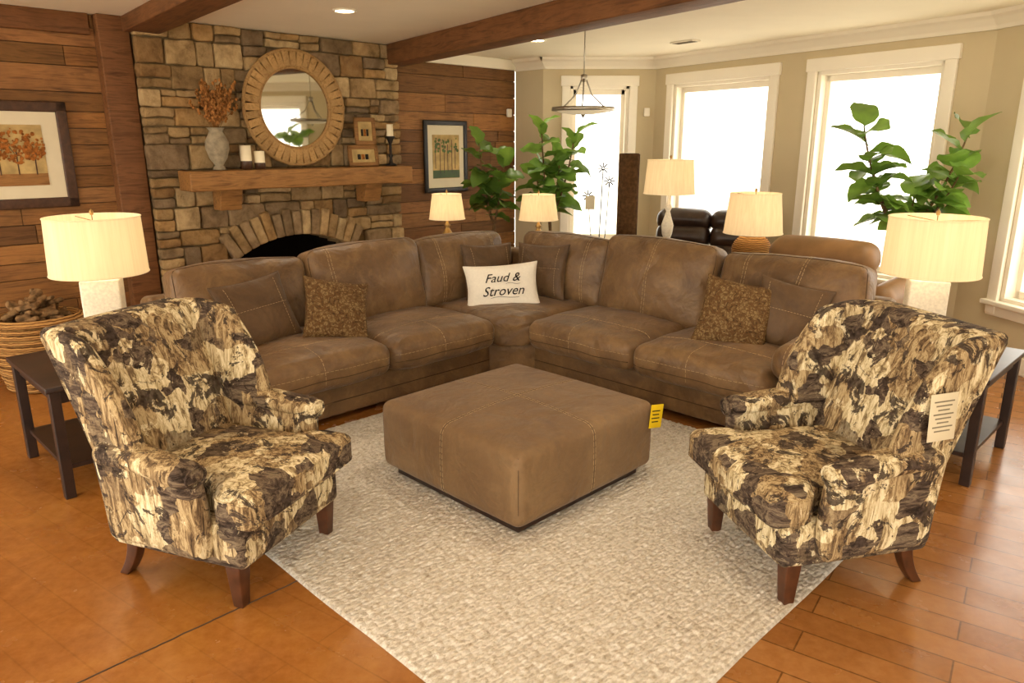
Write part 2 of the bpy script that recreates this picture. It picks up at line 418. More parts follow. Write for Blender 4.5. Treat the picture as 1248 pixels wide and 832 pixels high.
for i in range(nv):
    a=-amax+2*amax*(i+.5)/nv; wd=2*amax*(Rc+.1)/nv-.01; ln=.25+r.uniform(-.03,.03)
    M=T(uc,SF-.0,zc0)@Ry(math.degrees(a))
    b.rbox((0,0,Rc+ln/2),(wd,.12,ln),stone,.016,2,(2,1,3),amp=.012,M=M,col=sc())
b.emit('stone_fireplace',FU)
b=B()
b.box((uc,WV+.5,.45),(2*hw+.1,.04,1.0),fireboxm)
for sx in (-1,1): b.box((uc+sx*(hw+.03),WV+.3,.45),(.06,.42,1.0),fireboxm)
b.box((uc,WV+.3,.93),(2*hw+.1,.42,.05),fireboxm)
for i in range(4): b.tube([(uc-.3,WV+.15+.08*i,.12+.05*(i%2)),(uc+.3,WV+.12+.08*i,.14+.05*(i%2))],.05,barkm,10)
b.emit('firebox_with_logs',FU)
MZ=1.52
b=B(); b.rbox((3.78,SF-.165,MZ-.085),(2.36,.26,.17),mantelw,.014,2,(14,2,2),amp=.006)
for cu in (2.98,4.5):
    def df(w,cu=cu):
        k=(w.z+.09)/.18; y=w.y
        if y<0: w.y=y*(.45+.55*max(0,min(1,k)))
        return w
    b.rbox((cu,SF-.145,MZ-.26),(.2,.2,.18),mantelw,.01,2,(1,2,5),deform=df)
b.emit('fireplace_mantel',FU)
mz=MZ+.004
b=B(); MM=T(3.76,SF-.05,2.075)@Rx(90)
for i in range(40):
    a0=360/40*i; t=R.uniform(.8,1.1)
    b.rbox((.445,0,.02),(.135,2*math.pi*.44/40-.003,.035),mirw,.006,1,(1,1,1),M=MM@Rz(a0),col=(t,t*.98,t*.95))
def ring(rr,rt,z,m,col=(1,1,1)): b.tube([(rr*math.cos(2*math.pi*i/64),rr*math.sin(2*math.pi*i/64),z) for i in range(64)],rt,m,8,MM,closed=True,col=col)
ring(.52,.018,.02,mirw,(.75,.72,.68)); ring(.37,.016,.022,mirw,(.8,.75,.7))
b.lathe([(0,-.01),(.5,-.01),(.5,.005)],framew,48,MM)
b.lathe([(.375,.014),(0.0001,.014)],mirror,64,MM,smooth=False)
b.emit('round_mirror',FU)
b=B(); V=T(2.92,SF-.16,mz)
b.lathe([(.0,0),(.055,0),(.05,.02),(.035,.04),(.075,.1),(.1,.18),(.1,.24),(.07,.3),(.055,.33),(.075,.36),(.06,.355),(.045,.33),(.0,.3)],vasem,24,V)
rr=random.Random(4)
for i in range(46):
    a=rr.uniform(0,6.28); sp=rr.uniform(.05,.27); ht=rr.uniform(.2,.42); ys=.6 if math.sin(a)<0 else .25
    pts=[(0,0,.3),(sp*.35*math.cos(a),sp*.35*math.sin(a)*ys,.3+ht*.55),(sp*math.cos(a),sp*math.sin(a)*ys,.33+ht)]
    b.tube(pts,.0025,dryf,4,V)
    for j in range(10):
        k=.45+.55*j/9; p=Vector(pts[1]).lerp(Vector(pts[2]),max(0,(k-.5)*2))
        b.rbox(p+Vector((rr.uniform(-.02,.02),rr.uniform(-.01,.01),rr.uniform(-.01,.01))),(.02,.02,.028),dryf,.009,2,M=V)
b.emit('vase_of_dried_flowers',FU)
def jar(name,u,h,rw):
    b=B(); V=T(u,SF-.17,mz); b.lathe([(0,0),(rw,0),(rw,h*.25),(rw*1.02,h*.3),(rw,h*.35)],framew,20,V); b.lathe([(rw*.98,h*.3),(rw*.98,h),(0.001,h)],candlem,20,V); b.tube([(0,0,h),(0,0,h+.015)],.002,inkm,4,V); b.emit(name,FU)
jar('pillar_candle',3.17,.21,.05); jar('pillar_candle',3.3,.16,.048)
def frame_small(name,u,w,h,z,lean,vv):
    V=T(u,vv,z)@Rx(-lean); b=B()
    for sx in (-1,1): b.rbox((sx*(w/2-.02),0,h/2),(.04,.025,h),mantelw,.006,2,M=V)
    for sz in (.02,h-.02): b.rbox((0,0,sz),(w,.025,.04),mantelw,.006,2,M=V)
    b.box((0,.004,h/2),(w-.06,.006,h-.06),paintbg,M=V)
    for i in range(3): b.rbox((-w*.15+i*w*.13,-.001,h*.45),(w*.1,.006,h*.25),orange if i%2 else inkm,.002,1,M=V)
    b.emit(name,FU)
frame_small('picture_frame',4.46,.36,.21,mz,6,SF-.14); frame_small('picture_frame',4.5,.25,.27,mz+.212,3,SF-.125)
b=B(); V=T(4.78,SF-.16,mz)
b.lathe([(0,0),(.06,0),(.055,.015),(.02,.03),(.014,.08),(.025,.1),(.014,.12),(.014,.22),(.03,.26),(.05,.29),(.05,.3),(0,.3)],ironm,20,V)
b.lathe([(.035,.3),(.035,.42),(0.001,.42)],candlem,18,V); b.emit('candlestick_with_candle',FU)
def wall_pic(name,u,z,w,h,fr,style):
    V=T(u,WV-.02,z); b=B(); fw=.055 if w<.8 else .08
    for sx in (-1,1): b.rbox((sx*(w/2-fw/2),0,0),(fw,.03,h),fr,.01,2,M=V)
    for sz in (-1,1): b.rbox((0,0,sz*(h/2-fw/2)),(w,.03,fw),fr,.01,2,M=V)
    b.box((0,.006,0),(w-fw,.01,h-fw),matb,M=V)
    iw,ih=(w-2*fw)*.74,(h-2*fw)*.7
    b.box((0,.0,0),(iw,.006,ih),paintbg,M=V,r=0)
    q=random.Random(9)
    if style=='trees':
        for i in range(5):
            x=-iw*.4+iw*.2*i+q.uniform(-.02,.02); hh=q.uniform(.75,1.15)
            b.box((x,-.004,-ih*.12),(.009,.002,ih*.4),framew,M=V,r=0)
            for sg in (-1,1): b.tube([(x,-.004,-ih*.02),(x+sg*.04,-.004,ih*.14)],.003,framew,4,V)
            for j in range(90):
                a=q.uniform(0,6.28); d=q.uniform(0,1)**.5
                b.lathe([(q.uniform(.006,.016),0),(0.001,.001)],orange,7,V@T(x+d*.095*hh*math.cos(a),-.007-j*.00004,ih*.15+d*.14*hh*math.sin(a))@Rx(90),smooth=False)
        b.box((0,-.004,-ih*.4),(iw,.002,ih*.2),mantelw,M=V,r=0)
    else:
        for i in range(6): b.box((-iw*.4+iw*.15*i+q.uniform(-.01,.01),-.004,-.02+q.uniform(0,.06)),(.008,.002,ih*q.uniform(.5,.85)),framew,M=V,r=0)
        for j in range(40): b.lathe([(q.uniform(.008,.02),0),(0.001,.001)],leafm,7,V@T(q.uniform(-iw*.42,iw*.42),-.007-j*.00005,q.uniform(ih*.1,ih*.42))@Rx(90),col=(.6,.55,.35),smooth=False)
        b.box((0,-.004,-ih*.4),(iw,.002,ih*.18),leafm,M=V,r=0,col=(.5,.5,.3))
    b.emit(name,FU)
wall_pic('framed_autumn_tree_picture',1.33,1.66,1.04,.82,framew,'trees')
wall_pic('framed_birch_picture',5.8,1.6,.66,.82,blackm,'b')
def can(x,y,e=46):
    b=B(); b.lathe([(.075,0),(.095,0),(.095,.012),(.075,.012)],trimm,28); b.lathe([(.075,.006),(.001,.006)],canm,28,smooth=False)
    o=b.emit('recessed_downlight',T(x,y,H-.012))
    l=bpy.data.lights.new('downlight_lamp','SPOT'); l.energy=e; l.spot_size=rad(130); l.spot_blend=.9; l.color=(1,.86,.64); l.shadow_soft_size=.1
    lo=bpy.data.objects.new('downlight_lamp',l); scene.collection.objects.link(lo); lo.parent=o; lo.location=(0,0,-.02)
for p in [(-1.3,6.2),(.25,7.9),(.4,3.6),(-2.6,2.6),(2.6,3.4),(-.6,1.2),(1.8,.8),(-2.6,-.6),(.6,-1.5),(-2.7,4.6),(3.0,4.9)]: can(*p)  # cans out of view are added to light the room
b=B(); b.rbox((0,0,0),(.3,.12,.012),trimm,.003,1)
for i in range(5): b.box((0,-.04+.02*i,-.008),(.26,.006,.004),greym)
b.emit('ceiling_air_vent',T(1.75,8.0,H-.008)@Rz(-55))
b=B()
b.lathe([(0,2.75),(.06,2.75),(.055,2.73),(.01,2.71)],metalm,20)
b.tube([(0,0,2.72),(0,0,2.32)],.005,metalm,6)
b.lathe([(.0,2.34),(.03,2.33),(.025,2.29),(.012,2.27)],metalm,16)
for k in range(3):
    a=2.09*k+.4; b.tube([(.02*math.cos(a),.02*math.sin(a),2.3),(.08*math.cos(a),.08*math.sin(a),2.17),(.2*math.cos(a),.2*math.sin(a),2.075),(.27*math.cos(a),.27*math.sin(a),2.05)],.006,metalm,6)
b.lathe([(.25,2.06),(.275,2.06),(.28,2.03),(.255,2.025),(.25,2.06)],metalm,40); b.lathe([(.255,2.035),(.2,2.015),(.1,2.0),(.001,1.997)],bowlm,40); b.lathe([(.02,1.997),(.012,1.98),(.001,1.97)],metalm,12)
b.emit('pendant_light',T(.63,6.84,0))
b=B(); b.rbox((0,0,0),(.07,.05,.1),trimm,.012,2); b.emit('wall_camera_device',T(1.65,9.46,2.12))  # small camera device on the wall beside the window
b=B(); b.rbox((0,0,0),(.07,.04,.1),trimm,.012,2); b.emit('motion_sensor',FU@T(6.85,WV-.02,2.12))
b=B(); pts=[]
for i in range(60):
    k=i/59; pts.append((-1.62+.80*k+.006*noise.noise(Vector((k*30,0,0))),1.93+.84*k+.008*noise.noise(Vector((k*25,3,0))),.0))
b.tube(pts,.0035,welt,5); b.emit('trim_floor_seam')
# =============================================================== RUG
b=B(); RX0,RX1,RY0,RY1=1.28,3.92,1.0,3.92; nx,ny=264,292; vs=[];cols=[];fs=[]
for i in range(nx+1):
    for j in range(ny+1):
        x=RX0+(RX1-RX0)*i/nx; y=RY0+(RY1-RY0)*j/ny
        ed=min(i,j,nx-i,ny-j)
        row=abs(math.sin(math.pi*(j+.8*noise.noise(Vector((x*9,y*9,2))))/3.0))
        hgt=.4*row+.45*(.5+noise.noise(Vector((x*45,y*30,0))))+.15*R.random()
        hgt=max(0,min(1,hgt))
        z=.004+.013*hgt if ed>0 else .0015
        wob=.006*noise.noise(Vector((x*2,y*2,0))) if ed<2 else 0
        vs.append((x+wob,y+wob,z))
for i in range(nx):
    for j in range(ny): a=i*(ny+1)+j; fs.append((a,a+ny+1,a+ny+2,a+1))
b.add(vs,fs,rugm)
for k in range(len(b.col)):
    f=b.f[k][0]; t=(vs[f][2]-.004)/.013; t=.62+.38*max(0,min(1,t*1.2)); b.col[k]=(t,t,t)  # low spots darkened: shade between the loops put into the colour
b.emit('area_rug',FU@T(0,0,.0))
# =============================================================== OTTOMAN
root=empty('ottoman',FU@T(2.64,2.6,0))
b=B(); b.rbox((0,0,.042),(.92,.92,.05),darkwood,.006,1); b.emit('plinth',I4,root)
b=B(); L=1.04
fn,h=b.rbox((0,0,.25),(L,L,.37),suede_ott,.05,4,(14,14,5),(.01,.01,.03))
for s in (0,1):
    for off in (-.007,.007):
        p=[(off,-h[1],-h[2]),(off,-h[1],h[2]),(off,h[1],h[2]),(off,h[1],-h[2])]
        if s: p=[(q[1],q[0],q[2]) for q in p]
        b.stitch(fn,p,r=.0012)
    p=[(0,-h[1],-h[2]),(0,-h[1],h[2]),(0,h[1],h[2]),(0,h[1],-h[2])]
    if s: p=[(q[1],q[0],q[2]) for q in p]
    b.stitch(fn,p,m=welt,dash=.5,gap=.001,r=.002)
for sx,sy in ((-1,-1),(1,-1),(-1,1),(1,1)):
    b.tube([fn((sx*h[0],sy*h[1],z)) for z in (-h[2],-.1,0,.1,h[2])],.002,welt,6)
b.emit('upholstered_body',I4,root)
b=B(); b.rbox((0,0,0),(.085,.002,.13),yellowm,.0008,1)
for i in range(4): b.box((-.005,-.0015,.03-.02*i),(.055-.01*(i%2),.001,.006),inkm,r=0)
b.emit('yellow_price_tag',T(.50,-.54,.355)@Rz(-14)@Ry(6),root)
# =============================================================== SOFA
root=empty('sectional_sofa',FU)
def part(name,b): return b.emit(name,I4,root)
b=B()
b.rbox((2.66,4.5,.155),(2.2,1.02,.23),suede,.025,2,(4,2,1))
b.rbox((4.5,2.66,.155),(1.02,2.2,.23),suede,.025,2,(2,4,1))
b.prism([(3.74,4.0),(4.0,3.74),(5.0,3.74),(5.0,5.0),(3.74,5.0)],.04,.27,suede)
for p in ((1.6,4.1),(1.6,4.95),(3.7,4.1),(4.1,3.7),(4.1,1.6),(4.95,1.6),(4.95,4.95)): b.box((p[0],p[1],.02),(.06,.06,.045),darkwood)
b.tube([(1.57,3.988,.14),(3.74,3.988,.14)],.003,welt,5); b.tube([(3.988,1.57,.14),(3.988,3.74,.14)],.003,welt,5)
part('base',b)
def seat(name,cx,cy,sx,sy,face,deform=None):
    b=B(); fn,h=b.rbox((cx,cy,.375),(sx,sy,.215),suede,.075,4,(10,10,2),(.015,.015,.05),deform=deform,amp=.009)
    if face=='v':
        b.stitch(fn,[(-h[0],-h[1],h[2]*.2),(h[0],-h[1],h[2]*.2)]); b.stitch(fn,[(-h[0],-h[1]*.45,h[2]),(h[0],-h[1]*.45,h[2])])
        b.stitch(fn,[(-h[0]*.1,-h[1],-h[2]*.6),(-h[0]*.1,-h[1],h[2]),(-h[0]*.1,-h[1]*.45,h[2])])
        b.tube([fn((h[0]*(-1+.1*i),-h[1],-h[2]*.3)) for i in range(21)],.003,welt,5)
    elif face=='u':
        b.stitch(fn,[(-h[0],-h[1],h[2]*.2),(-h[0],h[1],h[2]*.2)]); b.stitch(fn,[(-h[0]*.45,-h[1],h[2]),(-h[0]*.45,h[1],h[2])])
        b.stitch(fn,[(-h[0],h[1]*.1,-h[2]*.6),(-h[0],h[1]*.1,h[2]),(-h[0]*.45,h[1]*.1,h[2])])
        b.tube([fn((-h[0],h[1]*(-1+.1*i),-h[2]*.3)) for i in range(21)],.003,welt,5)
    else:
        b.stitch(fn,[(-h[0]*.9,-h[1]*.2,h[2]),(-h[0]*.2,-h[1]*.9,h[2])])
    part(name,b)
seat('seat_cushion_1',2.285,4.32,.95,.92,'v'); seat('seat_cushion_2',3.24,4.32,.95,.92,'v')
seat('seat_cushion_3',4.32,3.24,.92,.95,'u'); seat('seat_cushion_4',4.32,2.285,.92,.95,'u')
def cd(w):
    s=(w.x+4.24)+(w.y+4.24)
    lim=7.66
    if s<lim:
        d=lim-s; w.x+=d/2; w.y+=d/2
    return w
seat('seat_cushion_corner',4.24,4.24,1.04,1.04,'c',cd)
b=B()
b.rbox((3.31,4.95,.43),(3.42,.16,.74),suede,.05,3,(6,1,2)); b.rbox((4.95,3.24,.43),(.16,3.44,.74),suede,.05,3,(1,6,2))
part('back_frame',b)
def arm(name,M):
    b=B()
    b.rbox((0,0,.25),(.30,.98,.42),suede,.04,3,(2,6,2),(.01,.01,0),M=M)
    fn,h=b.rbox((0,-.03,.54),(.39,1.06,.21),suede,.09,5,(4,10,1),(.01,.02,.035),M=M,amp=.007)
    for x in (-.5,.5): b.stitch(fn,[(h[0]*x,-h[1],-h[2]*.5),(h[0]*x,-h[1],h[2]),(h[0]*x,h[1]*.7,h[2])])
    b.stitch(fn,[(-h[0],-h[1]*.6,0),(-h[0],-h[1]*.6,h[2]),(h[0],-h[1]*.6,h[2]),(h[0],-h[1]*.6,0)])
    part(name,b)
arm('arm_left',T(1.66,4.46,0)); arm('arm_right',T(4.46,1.64,0)@Rz(-90)@Matrix.Scale(-1,4,(1,0,0)))
def backc(name,cx,cy,w,yaw,lean=-13,hh=.52,th=.25,z=.69,st=(-.6,.6),roll=0):
    M=T(cx,cy,z)@Rz(yaw)@Rx(lean)@Ry(roll); b=B()
    fn,h=b.rbox((0,0,0),(w,th,hh),suede,.065,4,(10,2,8),(.014,.095,.028),M=M,amp=.014,freq=4.5)
    for x in st:
        for o_ in (0,.02): b.stitch(fn,[(h[0]*x+o_,-h[1],-h[2]),(h[0]*x+o_,-h[1],h[2]),(h[0]*x+o_,h[1],h[2])])
    b.tube([fn((h[0]*(-1+.1*i),-h[1]*.75,h[2])) for i in range(21)],.003,welt,5)
    b.tube([fn((-h[0],-h[1]*.75,h[2]*(-1+.2*i))) for i in range(11)],.003,welt,5); b.tube([fn((h[0],-h[1]*.75,h[2]*(-1+.2*i))) for i in range(11)],.003,welt,5)
    part(name,b)
backc('back_cushion_1',2.18,4.78,.92,0,-13,.53,.24,.71,(),1); backc('back_cushion_2',3.13,4.72,.97,0,-13,.59,.25,.72,(-.72,),-1)
backc('back_cushion_3',4.1,4.76,.95,0,-11,.56,.22,.715,(.62,-.62)); backc('back_cushion_4',4.76,4.1,.95,-90,-11,.56,.22,.715,(.62,-.62))
backc('back_cushion_5',4.72,3.13,.96,-90,-13,.61,.25,.735,(.0,),1); backc('back_cushion_6',4.78,2.12,1.0,-90,-13,.56,.24,.725,(-.6,.2),-1)
# =============================================================== THROW PILLOWS
def pillow_fn(hx,hz,Tk):
    def f(a,c,side):
        x=hx*a*(1-.09*(1-c*c)); z=hz*c*(1-.09*(1-a*a)); t=Tk*(max(0,(1-a*a))*max(0,(1-c*c)))**.42
        return Vector((x,side*t,z))
    return f
def pillow(name,M,w,hgt,th,m,text=None,stitchy=False):
    b=B(); f=pillow_fn(w/2,hgt/2,th/2); n=22; vs=[];fs=[]
    g=[math.sin(math.pi/2*(-1+2*i/n)) for i in range(n+1)]
    for side in (-1,1):
        o=len(vs)
        for i in range(n+1):
            for j in range(n+1):
                p=f(g[i],g[j],side)
                if 0<i<n and 0<j<n: p.y+=.006*noise.noise(p*12)*side
                vs.append(p)
        for i in range(n):
            for j in range(n):
                a=o+i*(n+1)+j; q=(a,a+n+1,a+n+2,a+1); fs.append(q if side<0 else q[::-1])
    b.add(vs,fs,m)
    edge=[f(g[i],-1,1) for i in range(n)]+[f(1,g[i],1) for i in range(n)]+[f(g[n-i],1,1) for i in range(n)]+[f(-1,g[n-i],1) for i in range(n)]
    b.tube(edge,.004,m,6,closed=True)
    if stitchy:
        for p,q in ([(-.72,-.9),(-.72,.9)],[(.72,-.9),(.72,.9)],[(-.9,.1),(.9,.1)]):
            pts=[f(p[0]+(q[0]-p[0])*k/60,p[1]+(q[1]-p[1])*k/60,-1)+Vector((0,-.002,0)) for k in range(61)]
            for k in range(0,59,3): b.tube(pts[k:k+3],.0013,stitchm,4,cap=False)
    if text:
        for s,(tx,tz,sz) in text:
            cu=bpy.data.curves.new('t','FONT'); cu.body=s; cu.size=sz; cu.shear=.4; cu.align_x='CENTER'; cu.offset=.0004; cu.resolution_u=3
            ob=bpy.data.objects.new('t',cu); scene.collection.objects.link(ob)
            dg=bpy.context.evaluated_depsgraph_get(); me=ob.evaluated_get(dg).to_mesh()
            vs=[]
            for v in me.vertices:
                x,z=v.co.x+tx,v.co.y+tz
                a,c=x/(w/2),z/(hgt/2)
                for _ in range(6):
                    p=f(a,c,-1); a+=(x-p.x)/(w/2); c+=(z-p.z)/(hgt/2); a=max(-.98,min(.98,a)); c=max(-.98,min(.98,c))
                vs.append(f(a,c,-1)+Vector((0,-.006,0)))
            b.add(vs,[tuple(p.vertices) for p in me.polygons],inkm,smooth=False)
            bpy.data.objects.remove(ob)
        for (x0,x1,zz) in ((-.1,.13,-.1),(.03,.15,.01)):
            b.tube([f((x0+(x1-x0)*k/12)/(w/2)*1.05,(zz+.006*math.sin(k*.5))/(hgt/2)*1.05,-1)+Vector((0,-.005,0)) for k in range(13)],.0016,inkm,4)
    b.emit(name,M)
pillow('suede_throw_pillow',FU@T(2.12,4.43,.70)@Rz(6)@Rx(-24)@Ry(-5),.52,.46,.14,suede_pil,stitchy=True)
pillow('patterned_throw_pillow',FU@T(2.6,4.27,.67)@Rz(-12)@Rx(-33)@Ry(14),.44,.44,.15,patm)
pillow('suede_throw_pillow',FU@T(4.2,4.47,.72)@Rz(-10)@Rx(-14)@Ry(2),.5,.46,.14,suede_pil,stitchy=True)
pillow('suede_throw_pillow',FU@T(4.5,4.16,.72)@Rz(-80)@Rx(-14)@Ry(-2),.5,.46,.14,suede_pil,stitchy=True)
pillow('suede_throw_pillow',FU@T(4.48,2.0,.69)@Rz(-72)@Rx(-20)@Ry(10),.46,.44,.14,suede_pil,stitchy=True)
pillow('patterned_throw_pillow',FU@T(4.31,2.27,.68)@Rz(-62)@Rx(-26)@Ry(10),.46,.46,.15,patm)
pillow('lettered_throw_pillow',T(-.08,5.85,.635)@Rz(3)@Rx(-22)@Ry(-4),.6,.38,.16,whitefab,text=[('Faud &',(0,.028,.1)),('Stroven',(0,-.08,.105))])
# =============================================================== ARMCHAIRS
def sstep(a,b_,x): t=max(0,min(1,(x-a)/(b_-a))); return t*t*(3-2*t)
def armchair(M):
    root=empty('camo_wingback_armchair',M)
    b=B(); b.rbox((.0,0,.27),(.66,.66,.2),camo,.035,3,(5,5,2),(.01,.01,0)); b.emit('seat_frame',I4,root)
    b=B()
    def tcush(w):
        k=sstep(.1,.2,w.x); w.y*=1+k*.34; return w
    fn,h=b.rbox((.07,0,.43),(.68,.54,.15),camo,.045,4,(14,8,1),(.01,.005,.03),deform=tcush)
    for zz in (-.65,.65):
        b.tube([fn((x*h[0],y*h[1],zz*h[2])) for x,y in [(-1+.1*i,-1) for i in range(20)]+[(1,-1+.1*i) for i in range(20)]+[(1-.1*i,1) for i in range(20)]+[(-1,1-.1*i) for i in range(20)]],.005,camo,6,closed=True)
    b.emit('seat_cushion',I4,root)
    b=B()
    def bk(w):
        k=(w.z+.36)/.72; w.y*=.88+.13*k
        w.x+= -.20*k-.03*k*k
        return w
    fn,h=b.rbox((-.24,0,.69),(.16,.68,.74),camo,.04,4,(2,10,12),(.035,.0,.004),deform=bk)
    b.tube([fn((-h[0]*.9,y*h[1],z*h[2])) for y,z in [(-1,-1+.1*i) for i in range(20)]+[(-1+.1*i,1) for i in range(20)]+[(1,1-.1*i) for i in range(21)]],.005,camo,6)
    b.emit('back',I4,root)
    for s,nm in ((-1,'right'),(1,'left')):
        b=B()
        def ar(w,s=s):
            k=(w.z+.21)/.42; w.y+=s*.035*k*k
            fr=sstep(-.1,.27,w.x); w.z-=.03*fr*k; w.y+=s*.02*fr
            return w
        b.rbox((-.05,s*.325,.42),(.5,.095,.42),camo,.045,4,(8,1,8),(.01,.012,0),deform=ar)
        b.rbox((-.03,s*.362,.605),(.47,.125,.09),camo,.044,4,(8,1,1),(.012,.01,.0),deform=lambda w:Vector((w.x,w.y+s*.02*sstep(-.1,.2,w.x),w.z-.03*sstep(-.1,.25,w.x))))
        b.tube([(.205,s*(.362+.02)+.05*math.cos(t*math.pi/8),.575+.038*math.sin(t*math.pi/8)) for t in range(16)],.005,camo,6,closed=True)
        b.emit('arm_'+nm,I4,root)
        b=B()
        def wg(w,s=s):
            k=(w.z+.26)/.52; f=(w.x+.14)/.28
            back=-.31-.16*k; front=back+.19+.11*math.sin(math.pi*(.1+.62*(1-k)))
            w.x=back+(front-back)*f; w.y+=s*(.012*k+.045*f*f)
            w.z-=.025*sstep(.4,1,f)*sstep(.5,1,k)
            return w
        fw_,hw_=b.rbox((0,s*.325,.79),(.28,.075,.54),camo,.036,4,(6,1,10),(.0,.01,0),deform=wg)
        b.tube([fw_((hw_[0],s*hw_[1]*.9,hw_[2]*(-1+.1*i))) for i in range(21)],.005,camo,6)
        b.emit('wing_'+nm,I4,root)
    b=B()
    for s in (-1,1):
        b.rbox((.27,s*.29,.095),(.06,.06,.19),legwood,.006,2,(1,1,4),deform=lambda w:Vector((w.x*(.75+.25*(w.z+.095)/.19*1.6),w.y*(.75+.25*(w.z+.095)/.19*1.6),w.z)))
        def lg(w):
            k=(.095-w.z)/.19; w.x=w.x*(1.1-.3*k)-.075*k*k; return w
        b.rbox((-.27,s*.26,.095),(.055,.05,.19),legwood,.006,2,(1,1,8),deform=lg)
    b.emit('legs',I4,root)
    return root
armchair(T(-1.215,2.9,0)@Rz(-20))
rc=armchair(T(1.275,2.89,0)@Rz(180+13))
b=B(); b.rbox((0,0,0),(.13,.002,.18),paperm,.0008,1)
for i in range(8): b.box((0,.002,.06-.016*i),(.095-.02*(i%3),.001,.005),greym,r=0)
b.tube([(0,0,.085),(.0,-.01,.11),(.01,-.03,.13)],.0015,inkm,4)
b.emit('price_tag',T(-.2,.425,.79)@Rz(6)@Rx(3),rc)
# =============================================================== TABLES + LAMPS
def table(name,M,sx,sy,h,shelf=True,m=darkwood):
    b=B(); b.rbox((0,0,h-.015),(sx,sy,.03),m,.006,2)
    b.box((0,0,h-.065),(sx-.08,sy-.08,.07),m)
    for x in (-1,1):
        for y in (-1,1): b.box((x*(sx/2-.04),y*(sy/2-.04),(h-.03)/2),(.05,.05,h-.03),m)
    if shelf: b.box((0,0,.16),(sx-.08,sy-.08,.025),m)
    b.emit(name,M)
def lamp(M,z0,zb,zt,rb,rt,kind,e=1.0):
    b=B(); hb=zb-z0
    if kind=='block':
        b.rbox((0,0,z0+.012),(.19,.19,.02),whiteblk,.004,1,); b.rbox((0,0,z0+.02+(hb-.05)/2),(.2,.16,hb-.05),whiteblk,.012,2,(1,1,6),amp=.003)
        b.tube([(0,0,zb-.04),(0,0,zb+.08)],.01,metalm,8)
    elif kind=='turned':
        k=hb; b.lathe([(0,z0),(.07,z0),(.07,z0+.02*k),(.03,z0+.08*k),(.05,z0+.16*k),(.02,z0+.24*k),(.045,z0+.36*k),(.055,z0+.5*k),(.03,z0+.64*k),(.018,z0+.72*k),(.035,z0+.78*k),(.015,z0+.86*k),(.01,z0+k)],whiteblk if rb>.2 else goldm,20)
        b.tube([(0,0,zb-.03),(0,0,zb+.06)],.008,goldm,8)
    else:
        rr=hb*.5; b.lathe([(0.001,z0)]+[(max(.02,rr*math.sin(math.pi*i/12)*1.15),z0+rr-rr*math.cos(math.pi*i/12)) for i in range(1,12)]+[(.015,zb)],wick,24)
        b.tube([(0,0,zb-.02),(0,0,zb+.06)],.008,goldm,8)
    b.lathe([(rb,zb),(rt,zt)],shadem,48); b.lathe([(rt-.003,zt),(rb-.003,zb)],shadem,48)
    for rr,zz in ((rb,zb),(rt,zt)): b.tube([(rr*math.cos(i*math.pi/24),rr*math.sin(i*math.pi/24),zz) for i in range(48)],.004,shadem,6,closed=True)
    for a in (0,2.09,4.19): b.tube([(0,0,zt-.02),(rt*math.cos(a),rt*math.sin(a),zt-.01)],.0025,goldm,5)
    b.tube([(0,0,zb+.05),(0,0,zt+.02)],.003,goldm,5); b.lathe([(0.001,zt+.045),(.012,zt+.03),(.008,zt+.012),(.001,zt+.01)],goldm,12)
    o=b.emit('table_lamp',M)
    l=bpy.data.lights.new('lamp_bulb','POINT'); l.energy=e; l.color=(1,.82,.56); l.shadow_soft_size=.035
    lo=bpy.data.objects.new('lamp_bulb',l); scene.collection.objects.link(lo); lo.parent=o; lo.location=(0,0,(zb+zt)/2)
table('end_table',FU@T(1.1,4.4,0),.6,.8,.6); lamp(T(-2.31,4.1,0)@Rz(20),.602,1.05,1.36,.25,.24,'block',2.0)
table('end_table',FU@T(4.6,1.1,0),.8,.6,.6); lamp(T(2.33,4.08,0)@Rz(-20),.602,1.05,1.36,.25,.24,'block',2.0)
table('end_table',T(-.67,7.72,0)@Rz(45),.5,.5,.7); lamp(T(-.67,7.7,0),.702,1.0,1.25,.185,.15,'turned',1.6)
table('end_table',T(.28,7.66,0)@Rz(45),.5,.5,.7); lamp(T(.27,7.6,0),.702,1.0,1.25,.2,.165,'turned',1.6)
table('console_table',FU@T(5.65,3.5,0),.4,1.2,.76)
lamp(T(1.4,6.7,0),.762,1.32,1.61,.225,.2,'turned',1.2); lamp(T(1.98,6.1,0),.762,1.04,1.36,.235,.2,'ball',1.4)
# =============================================================== RECLINERS
def recliner(name,M,m,w=.9,ah=.65):
    b=B()
    b.rbox((0,0,.22),(.8,w-.1,.34),m,.05,3,(3,3,2)); b.rbox((.05,0,.44),(.66,w-.36,.18),m,.07,4,(5,5,1),(0,0,.03))
    for s in (-1,1): b.rbox((.02,s*(w/2-.1),(ah+.1)/2),(.85,.2,ah-.1),m,.09,4,(6,2,3),(.01,.02,.03))
    B2=T(-.34,0,.6)@Ry(-14)
    nb=2 if w>1.2 else 1
    for q in range(nb):
        ww=(w-.26)/nb; yy=(q-(nb-1)/2)*ww
        for i,(zz,hh) in enumerate(((0,.3),(.2,.26),(.37,.22))): b.rbox((.0,yy,zz),(.26,ww+.04*(i==2)/nb,hh),m,.1,4,(2,6,3),(.04,0,.02),M=B2)
    b.emit(name,M)
recliner('tan_leather_recliner',FU@T(5.85,2.2,0)@Rz(0),tanleather,1.0,.76)
recliner('dark_leather_sofa',FU@T(6.62,3.9,0)@Rz(200),darkleather,1.4,.75)
